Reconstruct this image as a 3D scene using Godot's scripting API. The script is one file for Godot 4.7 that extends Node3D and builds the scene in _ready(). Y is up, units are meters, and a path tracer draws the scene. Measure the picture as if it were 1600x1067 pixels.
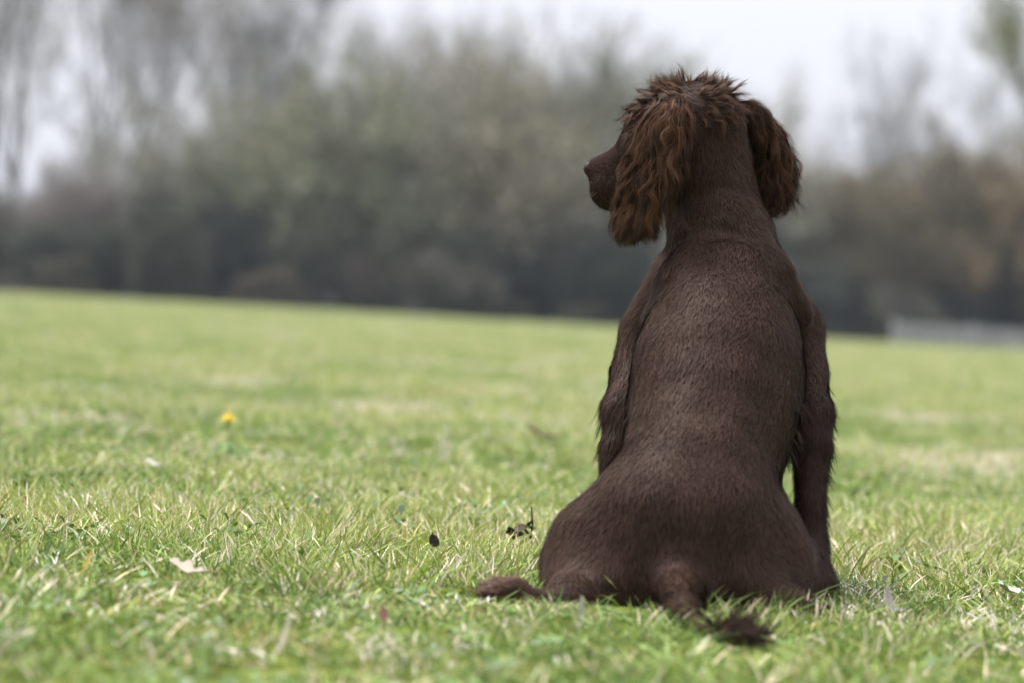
extends Node3D
# A chocolate spaniel sitting in a meadow, seen from behind; a blurred wood edge beyond.
# The dog's origin lies on the turf under it; metres, y up, camera looks along -z.

const SLOPE := 0.058            # the field falls gently to the right
const DOG := Vector3(0.19, 0.0, -2.60)

var rng := RandomNumberGenerator.new()
var noise := FastNoiseLite.new()
var taken := {}

# ---------------------------------------------------------------- helpers
class Soup:
	var v := PackedVector3Array()
	var n := PackedVector3Array()
	var c := PackedColorArray()
	var i := PackedInt32Array()
	func mesh() -> ArrayMesh:
		var a := []
		a.resize(Mesh.ARRAY_MAX)
		a[Mesh.ARRAY_VERTEX] = v
		a[Mesh.ARRAY_NORMAL] = n
		a[Mesh.ARRAY_COLOR] = c
		a[Mesh.ARRAY_INDEX] = i
		var m := ArrayMesh.new()
		m.add_surface_from_arrays(Mesh.PRIMITIVE_TRIANGLES, a)
		return m
	# a triangle whose front faces along its vertices' first normal
	func tri(a: int, b: int, d: int) -> void:
		if (v[b] - v[a]).cross(v[d] - v[a]).dot(n[a]) > 0.0:
			i.append(a); i.append(d); i.append(b)
		else:
			i.append(a); i.append(b); i.append(d)
	func add(p: Vector3, nn: Vector3, col: Color) -> int:
		v.append(p); n.append(nn); c.append(col)
		return v.size() - 1
	func tube(pts: Array, rad: Array, col: Color, sides := 6, cap := true) -> void:
		var base := v.size()
		var up := Vector3.UP
		for k in pts.size():
			var d: Vector3 = (pts[mini(k + 1, pts.size() - 1)] - pts[maxi(k - 1, 0)]).normalized()
			var s: Vector3 = d.cross(up if absf(d.dot(up)) < 0.95 else Vector3.RIGHT).normalized()
			var t: Vector3 = s.cross(d)
			for j in sides:
				var a := TAU * j / sides
				var o: Vector3 = s * cos(a) + t * sin(a)
				add(pts[k] + o * rad[k], o, col)
		for k in pts.size() - 1:
			for j in sides:
				var p := base + k * sides + j
				var q := base + k * sides + (j + 1) % sides
				tri(p, q, p + sides)
				tri(q, q + sides, p + sides)
		if cap:
			var e: Vector3 = pts[-1]
			var top := add(e, (e - pts[-2]).normalized(), col)
			for j in sides:
				tri(base + (pts.size() - 1) * sides + j, base + (pts.size() - 1) * sides + (j + 1) % sides, top)
	func box(lo: Vector3, hi: Vector3, col: Color) -> void:
		for ax in 3:
			for s in [-1, 1]:
				var nn := Vector3.ZERO
				nn[ax] = s
				var u := (ax + 1) % 3
				var w := (ax + 2) % 3
				var ids := []
				for k in [[0, 0], [1, 0], [1, 1], [0, 1]]:
					var p := lo
					p[ax] = hi[ax] if s > 0 else lo[ax]
					p[u] = hi[u] if k[0] else lo[u]
					p[w] = hi[w] if k[1] else lo[w]
					ids.append(add(p, nn, col))
				tri(ids[0], ids[1], ids[2])
				tri(ids[0], ids[2], ids[3])
	# a tapering ribbon through pts; half width w, normal hint nn per ribbon
	func ribbon(pts: PackedVector3Array, w: float, nn: Vector3, col: Color, taper := 1.0) -> void:
		var base := v.size()
		var m := pts.size() - 1
		for k in m:
			var d := (pts[k + 1] - pts[k]).normalized()
			var s := d.cross(nn).normalized()
			var f := float(k) / m
			var ww := w * (1.0 - taper * f * f)
			var q := (nn - d * nn.dot(d) * 0.6).normalized()
			add(pts[k] - s * ww, q, col)
			add(pts[k] + s * ww, q, col)
			if k > 0:
				var b := base + 2 * k
				tri(b - 2, b - 1, b)
				tri(b - 1, b + 1, b)
		var e := add(pts[m], n[v.size() - 1], col)
		tri(e - 2, e - 1, e)


func material(rough := 0.8, spec := 0.3, back := Color(0, 0, 0)) -> StandardMaterial3D:
	var m := StandardMaterial3D.new()
	m.vertex_color_use_as_albedo = true
	m.roughness = rough
	m.metallic_specular = spec
	m.cull_mode = BaseMaterial3D.CULL_DISABLED
	if back.r + back.g + back.b > 0.0:
		m.backlight_enabled = true
		m.backlight = back
	return m


func numbered(called: String) -> String:
	var k: int = taken.get(called, 0)
	taken[called] = k + 1
	return called if k == 0 else "%s_%03d" % [called, k]


func thing(called: String, label: String, category: String, at := Vector3.ZERO, turn := 0.0, group := "") -> Node3D:
	var o := Node3D.new()
	o.name = numbered(called)
	add_child(o)
	o.position = at
	o.rotation.y = turn
	tag(o, label, category, group)
	return o


func tag(o: Node, label: String, category: String, group := "", kind := "") -> void:
	if label: o.set_meta("label", label)
	if category: o.set_meta("category", category)
	if group: o.set_meta("group", group)
	if kind: o.set_meta("kind", kind)


func part(called: String, mesh: Mesh, m: Material, parent: Node) -> MeshInstance3D:
	var o := MeshInstance3D.new()
	o.name = called
	o.mesh = mesh
	o.material_override = m
	parent.add_child(o, true)
	return o


func ground_y(x: float, z: float) -> float:
	return -SLOPE * 40.0 * tanh(x / 40.0) + noise.get_noise_2d(x * 6.0, z * 6.0) * 0.018 * clampf((absf(z) - 1.0) * 0.5, 0.3, 1.0)


func on_ground(x: float, z: float) -> Vector3:
	return Vector3(x, ground_y(x, z), z)


func rv(s := 1.0) -> Vector3:
	return Vector3(rng.randf_range(-s, s), rng.randf_range(-s, s), rng.randf_range(-s, s))


func tint(c: Color, k: float) -> Color:
	var f := 1.0 + rng.randf_range(-k, k)
	return Color(c.r * f, c.g * f, c.b * f)


# ---------------------------------------------------------------- scene
func _ready() -> void:
	rng.seed = 7
	noise.seed = 3
	noise.frequency = 0.1
	# camera: 85 mm lens on a 24 mm high frame, held low
	var cam := Camera3D.new()
	cam.name = "camera"
	var lens := CameraAttributesPhysical.new()
	lens.frustum_focal_length = 85.0
	lens.frustum_focus_distance = 2.84
	lens.frustum_near = 0.05
	lens.frustum_far = 3000.0
	lens.exposure_aperture = 3.5
	cam.attributes = lens
	add_child(cam)
	cam.fov = rad_to_deg(2.0 * atan(12.0 / 85.0))
	cam.far = 3000.0
	cam.position = Vector3(0, 0.30, 0)
	cam.rotation.x = -0.01283
	cam.current = true
	# bright overcast sky, brighter overhead
	var env := Environment.new()
	env.background_mode = Environment.BG_SKY
	var sky := Sky.new()
	var sm := ProceduralSkyMaterial.new()
	sm.sky_top_color = Color(1.40, 1.41, 1.43)
	sm.sky_horizon_color = Color(0.705, 0.712, 0.74)
	sm.sky_curve = 1.0
	sm.ground_horizon_color = Color(0.35, 0.37, 0.33)
	sm.ground_bottom_color = Color(0.25, 0.28, 0.2)
	sm.sun_angle_max = 0.0
	sky.sky_material = sm
	env.sky = sky
	env.background_energy_multiplier = 1.0
	env.tonemap_mode = Environment.TONE_MAPPER_LINEAR
	env.tonemap_exposure = 1.6
	env.fog_enabled = true
	env.fog_light_color = Color(0.86, 0.90, 0.97)
	env.fog_density = 0.0006
	env.sdfgi_enabled = true
	env.ssao_enabled = true
	env.ssil_enabled = true
	var we := WorldEnvironment.new()
	we.name = "world_environment"
	we.environment = env
	add_child(we)
	# the sun behind thin cloud, high, a little to the left and beyond the dog
	var sun := DirectionalLight3D.new()
	sun.name = "sun"
	sun.light_energy = 1.5
	sun.light_color = Color(1.0, 0.965, 0.91)
	sun.light_angular_distance = 14.0
	sun.shadow_enabled = true
	sun.sky_mode = DirectionalLight3D.SKY_MODE_LIGHT_ONLY
	add_child(sun)
	sun.look_at_from_position(Vector3(-0.32, 1.0, -0.40), Vector3.ZERO, Vector3.FORWARD)

	build_ground()
	build_grass()
	build_wood()
	build_fence()
	build_dog()
	build_litter()


# ---------------------------------------------------------------- ground and grass
func build_ground() -> void:
	var s := Soup.new()
	var xs := []
	var zs := []
	var x := 0.0
	var step := 0.12
	while x < 900.0:
		xs.append(x)
		if x > 0.0: xs.push_front(-x)
		x += step
		step *= 1.13
	var z := 1.0
	step = 0.12
	while z > -1500.0:
		zs.append(z)
		z -= step
		step *= 1.045 if z > -8.0 else 1.12
	for zz in zs:
		for xx in xs:
			s.add(on_ground(xx, zz), Vector3(SLOPE, 1, 0).normalized(), Color(1, 1, 1))
	for j in zs.size() - 1:
		for k in xs.size() - 1:
			var a: int = j * xs.size() + k
			s.tri(a, a + 1, a + xs.size())
			s.tri(a + 1, a + xs.size() + 1, a + xs.size())
	var m := StandardMaterial3D.new()
	m.albedo_color = Color(1, 1, 1)
	m.roughness = 1.0
	m.metallic_specular = 0.1
	var ns := FastNoiseLite.new()
	ns.seed = 11
	ns.frequency = 0.03
	ns.fractal_octaves = 5
	var t := NoiseTexture2D.new()
	t.width = 512
	t.height = 512
	t.seamless = true
	t.noise = ns
	var g := Gradient.new()
	g.offsets = PackedFloat32Array([0.0, 0.35, 0.6, 1.0])
	g.colors = PackedColorArray([Color(0.16, 0.17, 0.08), Color(0.25, 0.28, 0.12), Color(0.33, 0.38, 0.17), Color(0.45, 0.44, 0.27)])
	t.color_ramp = g
	m.albedo_texture = t
	m.uv1_triplanar = true
	m.uv1_world_triplanar = true
	m.uv1_scale = Vector3(1.3, 1.3, 1.3)
	var o := part("ground", s.mesh(), m, self)
	tag(o, "", "", "", "structure")


func tuft_mesh(kind: int, count: int, spread: float, tall: float, wide: float) -> ArrayMesh:
	var s := Soup.new()
	var main := Vector3(rng.randf_range(-0.5, 0.5), 0, rng.randf_range(-0.5, 0.5))
	for b in count:
		var a := rng.randf() * TAU
		var r := sqrt(rng.randf()) * spread
		var root := Vector3(cos(a) * r, -0.006, sin(a) * r)
		var h := tall * rng.randf_range(0.4, 1.0)
		if rng.randf() < 0.06: h *= rng.randf_range(1.1, 1.45)
		var lean := Vector3(cos(a), 0, sin(a)) * rng.randf_range(0.0, 0.7) + main + rv(0.75)
		lean.y = 0.0
		var w := wide * rng.randf_range(0.45, 1.0)
		if rng.randf() < 0.12: w *= 1.6
		var pick := rng.randf()
		var c := Color(0.15, 0.2, 0.05)
		if kind == 0:
			c = Color(0.15, 0.225, 0.05) if pick < 0.55 else Color(0.24, 0.285, 0.085) if pick < 0.84 else Color(0.45, 0.42, 0.25)
		elif kind == 1:
			c = Color(0.105, 0.17, 0.045) if pick < 0.6 else Color(0.19, 0.25, 0.065) if pick < 0.9 else Color(0.4, 0.36, 0.2)
		elif kind == 2:
			c = Color(0.21, 0.275, 0.07) if pick < 0.5 else Color(0.31, 0.32, 0.12) if pick < 0.76 else Color(0.54, 0.50, 0.33)
		else:
			c = Color(0.56, 0.52, 0.38) if pick < 0.5 else Color(0.38, 0.31, 0.17) if pick < 0.62 else Color(0.22, 0.27, 0.08)
		c = tint(c, 0.3)
		var pts := PackedVector3Array()
		var bend := rng.randf_range(0.1, 1.1)
		var segs := 4
		for k in segs + 1:
			var f := float(k) / segs
			pts.append(root + Vector3(0, h * (f - 0.3 * bend * f * f), 0) + lean * h * (0.4 * f + 0.6 * bend * f * f))
		var side := rng.randf() * TAU
		var nn := (Vector3(cos(side), 0.6, sin(side))).normalized()
		s.ribbon(pts, w, nn, c, 0.9)
	return s.mesh()


# low broad leaves of clover and plantain between the grass
func weed_mesh() -> ArrayMesh:
	var s := Soup.new()
	for j in 11:
		var a := rng.randf() * TAU
		var at := Vector3(cos(a), 0, sin(a)) * rng.randf() * 0.04
		var dir := (Vector3(cos(a), rng.randf_range(0.2, 1.1), sin(a)) + rv(0.4)).normalized()
		var long := rng.randf_range(0.007, 0.014)
		var w := long * rng.randf_range(0.25, 0.45)
		var c := tint(Color(0.07, 0.125, 0.04) if rng.randf() < 0.85 else Color(0.12, 0.16, 0.09), 0.25)
		at.y = rng.randf_range(0.004, 0.02)
		var side := dir.cross(Vector3.UP).normalized()
		var nn := side.cross(dir).normalized()
		var b := s.add(at, nn, c)
		for k in [[0.35, 1.0], [0.75, 0.9]]:
			s.add(at + dir * long * k[0] - side * w * k[1] + nn * w * 0.35, nn, c)
			s.add(at + dir * long * k[0], nn, c)
			s.add(at + dir * long * k[0] + side * w * k[1] + nn * w * 0.35, nn, c)
		var tip := s.add(at + dir * long - nn * w * 0.2, nn, c)
		for t in [[0, 1, 2], [0, 2, 3], [1, 4, 2], [2, 4, 5], [2, 5, 3], [3, 5, 6], [4, 7, 5], [5, 7, 6]]:
			s.tri(b + t[0], b + t[1], b + t[2])
	return s.mesh()


func build_grass() -> void:
	var m := material(0.62, 0.25, Color(0.45, 0.5, 0.3))
	var group_noise := FastNoiseLite.new()
	group_noise.seed = 21
	group_noise.frequency = 1.0
	group_noise.fractal_octaves = 3
	var kinds := []
	for v in 5:
		for k in 4:
			kinds.append([k, v, tuft_mesh(k, 28, 0.042, 0.043 if k != 3 else 0.036, 0.0014)])
	for v in 5:
		kinds.append([4, v, weed_mesh()])
	var where := []
	for k in kinds.size(): where.append([])
	var dist := 1.15
	while dist < 62.0:
		var stepd: float = 0.1 if dist < 8.0 else dist * 0.04
		var dens: float = 950.0 if dist < 4.0 else 950.0 * pow(4.0 / dist, 1.35)
		var grow: float = 1.0 if dist < 6.0 else minf(pow(dist / 6.0, 0.42), 2.2)
		var half: float = 0.30 * dist + 0.35
		var count := int(dens * stepd * half * 2.0)
		for q in count:
			var z := -(dist + rng.randf() * stepd)
			var x := rng.randf_range(-half, half)
			var patch := group_noise.get_noise_2d(x * 0.55, z * 0.55) + 0.6 * group_noise.get_noise_2d(x * 3.1 + 40, z * 3.1)
			var dry := group_noise.get_noise_2d(x * 0.9 + 90, z * 0.5 - 30)
			if dist < 12.0 and group_noise.get_noise_2d(x * 6.5 + 15, z * 4.5) < -0.3: continue
			# the turf lies flat where the tail end and the hind paw rest
			var flat := 1.0
			if Vector2((x - 0.215) / 0.07, (z + 2.20) / 0.12).length() < 1.0: flat = 0.4
			if Vector2((x + 0.015) / 0.07, (z + 2.43) / 0.10).length() < 1.0: flat = 0.55
			var kind := 0
			var u := rng.randf() * 0.5 - 0.25 + patch
			if u < -0.1: kind = 1
			elif u > 0.14: kind = 2
			if rng.randf() < 0.09 + maxf(0.0, dry) * (0.7 if dist < 5.0 else 1.3): kind = 3
			if rng.randf() < 0.02 + maxf(0.0, group_noise.get_noise_2d(x * 1.7 - 70, z * 1.7)) * 0.12: kind = 4 if flat == 1.0 and dist < 9.0 else 0
			var vv: int = rng.randi() % 5
			var sc := grow * rng.randf_range(0.7, 1.2) * (1.0 + 0.75 * patch)
			sc = maxf(sc, 0.45 * grow) * flat
			var b := Basis(Vector3.UP, rng.randf() * TAU).scaled(Vector3(grow * 1.05, sc, grow * 1.05))
			var f := rng.randf_range(0.8, 1.2)
			where[vv * 4 + kind if kind < 4 else 20 + vv].append([Transform3D(b, on_ground(x, z)), Color(f * rng.randf_range(1.38, 1.62), f * 1.41, f * 1.85)])
		dist += stepd
	var holder := Node3D.new()
	holder.name = "grass"
	tag(holder, "short green meadow grass with pale dry blades covering the field", "grass", "", "stuff")
	add_child(holder)
	for k in kinds.size():
		var mm := MultiMesh.new()
		mm.transform_format = MultiMesh.TRANSFORM_3D
		mm.use_colors = true
		mm.mesh = kinds[k][2]
		mm.instance_count = where[k].size()
		for j in where[k].size():
			mm.set_instance_transform(j, where[k][j][0])
			mm.set_instance_color(j, where[k][j][1])
		var o := MultiMeshInstance3D.new()
		o.name = "grass_blades"
		o.multimesh = mm
		o.material_override = m
		tag(o, "", "", "", "stuff")
		holder.add_child(o, true)


# ---------------------------------------------------------------- trees
func grow(wood: Soup, crown: Soup, at: Vector3, dir: Vector3, len_: float, rad: float, depth: int, k: Dictionary) -> void:
	var pts := [at]
	var rads := [rad]
	var d := dir
	var p := at
	var steps := 4 if depth < 2 else 3
	var tip: float = rad * k.thin
	for j in steps:
		d = (d + rv(k.wander) + Vector3.UP * float(k.lift) * 0.1).normalized()
		p += d * len_ / steps
		pts.append(p)
		rads.append(lerpf(rad, tip, float(j + 1) / steps))
	var target := wood if depth < k.split else crown
	target.tube(pts, rads, tint(k.bark, 0.15), 6 if depth < 2 else 3, depth >= 2)
	if depth >= k.depth:
		for j in int(k.leaves):
			var f := rng.randf_range(0.1, 1.0) * steps
			var a: Vector3 = pts[int(minf(f, steps - 1))].lerp(pts[int(minf(f, steps - 1)) + 1], f - floorf(f))
			leaf(crown, a + rv(k.puff), k)
		for j in int(k.twigs):
			var a: Vector3 = pts[1 + rng.randi() % steps]
			var td: Vector3 = (d + rv(0.9)).normalized()
			var l: float = k.twig_len * rng.randf_range(0.5, 1.2)
			crown.ribbon(PackedVector3Array([a, a + td * l * 0.5 + rv(0.04), a + td * l + rv(0.08)]), k.twig_wide, rv().normalized(), tint(k.twig, 0.25), 0.8)
		return
	var n: int = k.kids[mini(depth, k.kids.size() - 1)]
	for j in n:
		var f: float = rng.randf_range(k.low if depth == 0 else 0.3, 1.0) * steps
		if j == 0: f = steps
		var i0 := int(minf(f, steps - 1))
		var a: Vector3 = pts[i0].lerp(pts[i0 + 1], clampf(f - i0, 0.0, 1.0))
		var out := rv().normalized()
		out = (out - d * out.dot(d)).normalized()
		var sp: float = k.spread * rng.randf_range(0.6, 1.2) * (0.35 if j == 0 else 1.0)
		var l2: float = len_ * k.ratio * rng.randf_range(0.75, 1.15)
		grow(wood, crown, a, (d + out * sp).normalized(), l2, lerpf(rad, tip, f / steps) * (0.85 if j == 0 else 0.62), depth + 1, k)


func leaf(s: Soup, at: Vector3, k: Dictionary) -> void:
	var nn := (rv() + Vector3.UP * 0.5).normalized()
	var u := nn.cross(rv().normalized()).normalized()
	var w := nn.cross(u)
	var z: float = k.leaf_size * rng.randf_range(0.6, 1.3)
	var c := tint(k.leaf[rng.randi() % k.leaf.size()], 0.25)
	var b := s.add(at - u * z, nn, c)
	s.add(at + w * z * 0.45, nn, c)
	s.add(at + u * z, nn, c)
	s.add(at - w * z * 0.45, nn, c)
	s.tri(b, b + 1, b + 2)
	s.tri(b, b + 2, b + 3)


func tree_kind(k: Dictionary, seed_: int) -> Array:
	rng.seed = seed_
	var wood := Soup.new()
	var crown := Soup.new()
	for st in int(k.stems):
		var dir := Vector3.UP
		var at := Vector3(0, -0.1, 0)
		if k.stems > 1:
			var a: float = TAU * (st + rng.randf() * 0.7) / k.stems
			dir = (Vector3.UP + Vector3(cos(a), 0, sin(a)) * rng.randf_range(0.15, k.fan)).normalized()
			at += Vector3(cos(a), 0, sin(a)) * k.rad * rng.randf_range(0.3, 1.0)
		grow(wood, crown, at, dir, k.trunk * rng.randf_range(0.8, 1.1), k.rad, 0, k)
	return [wood.mesh(), crown.mesh()]


func build_wood() -> void:
	var bark := material(0.95, 0.1)
	var tones := []
	for c in [Color(1, 1, 1), Color(0.84, 0.86, 0.84), Color(1, 0.97, 0.93), Color(0.9, 0.92, 0.85)]:
		var lm := material(0.8, 0.2, Color(0.25, 0.25, 0.15))
		lm.albedo_color = c
		tones.append(lm)
	var bare := {"stems": 1, "trunk": 4.6, "rad": 0.12, "thin": 0.6, "wander": 0.13, "lift": 1.2, "split": 3, "depth": 5, "leaves": 2, "twigs": 5, "puff": 0.15, "twig_len": 0.7, "twig_wide": 0.008,
		"twig": Color(0.2, 0.19, 0.19), "bark": Color(0.17, 0.16, 0.155), "leaf": [Color(0.22, 0.21, 0.19), Color(0.2, 0.18, 0.18)], "leaf_size": 0.025, "kids": [5, 4, 3, 3, 2], "spread": 0.75, "ratio": 0.68, "low": 0.45, "fan": 0.0}
	var willow := {"stems": 6, "trunk": 2.5, "rad": 0.09, "thin": 0.6, "wander": 0.16, "lift": 0.7, "split": 2, "depth": 3, "leaves": 22, "twigs": 8, "puff": 0.26, "twig_len": 0.6, "twig_wide": 0.009,
		"twig": Color(0.21, 0.20, 0.17), "bark": Color(0.15, 0.14, 0.125), "leaf": [Color(0.34, 0.34, 0.28), Color(0.30, 0.31, 0.22), Color(0.37, 0.36, 0.33), Color(0.30, 0.285, 0.26)], "leaf_size": 0.055, "kids": [5, 5, 4], "spread": 0.95, "ratio": 0.66, "low": 0.15, "fan": 0.75}
	var brown := willow.duplicate()
	brown.merge({"twig": Color(0.22, 0.17, 0.125), "leaf": [Color(0.225, 0.185, 0.135), Color(0.19, 0.155, 0.115), Color(0.25, 0.215, 0.145), Color(0.2, 0.18, 0.115)]}, true)
	var mauve := willow.duplicate()
	mauve.merge({"twig": Color(0.21, 0.185, 0.18), "leaf": [Color(0.22, 0.19, 0.185), Color(0.22, 0.205, 0.18), Color(0.19, 0.17, 0.16)]}, true)
	var ever := willow.duplicate()
	ever.merge({"stems": 7, "trunk": 1.6, "rad": 0.06, "leaves": 34, "twigs": 2, "puff": 0.24, "twig": Color(0.06, 0.06, 0.045), "bark": Color(0.07, 0.06, 0.05), "leaf": [Color(0.06, 0.075, 0.06), Color(0.085, 0.09, 0.075), Color(0.05, 0.06, 0.055)], "leaf_size": 0.06, "low": 0.05, "fan": 1.1}, true)
	var bramble := ever.duplicate()
	bramble.merge({"stems": 9, "trunk": 0.6, "rad": 0.02, "leaves": 26, "twigs": 5, "puff": 0.16, "twig_len": 0.4, "kids": [4, 4, 3], "wander": 0.3, "lift": 0.1, "twig": Color(0.11, 0.095, 0.08), "leaf": [Color(0.08, 0.09, 0.075), Color(0.09, 0.09, 0.08), Color(0.12, 0.11, 0.095)], "leaf_size": 0.05, "fan": 1.6}, true)
	# unseen trees added behind the camera to keep the dog's near side in shade
	var added_hedge := ever.duplicate()
	added_hedge.merge({"trunk": 3.4, "rad": 0.14, "leaves": 30, "leaf_size": 0.14, "puff": 0.5, "leaf": [Color(0.07, 0.085, 0.05), Color(0.09, 0.095, 0.06)]}, true)
	var oak := bare.duplicate()
	oak.merge({"trunk": 5.4, "depth": 4, "leaves": 26, "twigs": 4, "puff": 0.3, "leaf": [Color(0.2, 0.2, 0.06), Color(0.16, 0.17, 0.05), Color(0.23, 0.22, 0.09)], "leaf_size": 0.05, "kids": [5, 4, 4, 3], "low": 0.93}, true)
	var kinds := {
		"bare": [tree_kind(bare, 101), tree_kind(bare, 102), tree_kind(bare, 103)],
		"willow": [tree_kind(willow, 201), tree_kind(willow, 202), tree_kind(willow, 203)],
		"brown": [tree_kind(brown, 301), tree_kind(brown, 302)],
		"mauve": [tree_kind(mauve, 401)],
		"ever": [tree_kind(ever, 501), tree_kind(ever, 502)],
		"oak": [tree_kind(oak, 601)],
		"added_hedge": [tree_kind(added_hedge, 801)],
		"bramble": [tree_kind(bramble, 701), tree_kind(bramble, 702)],
	}
	rng.seed = 77
	var names := {"bare": "bare_tree", "willow": "willow_tree", "brown": "thorn_thicket", "mauve": "hawthorn_tree", "ever": "evergreen_bush", "oak": "oak_tree", "bramble": "bramble_bush", "added_hedge": "added_shade_tree"}
	var cats := {"bare": "tree", "willow": "tree", "brown": "thicket", "mauve": "tree", "ever": "bush", "oak": "tree", "bramble": "bush", "added_hedge": "tree"}
	var groups := {"bare": "bare trees of the wood edge", "willow": "grey-green budding trees of the wood edge", "brown": "brown thickets of the wood edge", "mauve": "hawthorns of the wood edge", "ever": "dark bushes at the foot of the wood", "oak": "", "bramble": "brambles along the field edge", "added_hedge": "unseen trees added behind the camera for shade"}
	var says := {
		"bare": "tall leafless tree with pale sky showing between its branches, behind the mauve-brown hawthorns",
		"far": "faint leafless tree rising behind the brown thickets",
		"behind": "thin leafless tree top showing above the grey-green budding trees",
		"willow": "grey-green budding tree in the front row of the wood edge",
		"second": "taller grey-green budding tree in the second row of the wood edge",
		"brown": "brown twiggy thicket behind the low paling fence",
		"mauve": "mauve-brown hawthorn in front of the tall leafless trees",
		"ever": "low dark evergreen bush under the grey-green budding trees",
		"under": "low dark evergreen bush under the mauve-brown hawthorns",
		"beside": "low dark evergreen bush at the foot of the brown thickets",
		"bramble": "low tangle of dull bramble along the field edge",
		"added_hedge": "dense dark unseen tree added behind the camera to shade the near side of the dog",
		"oak": "tree with yellow-green young leaves on a branch high above the brown thicket",
	}
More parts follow.
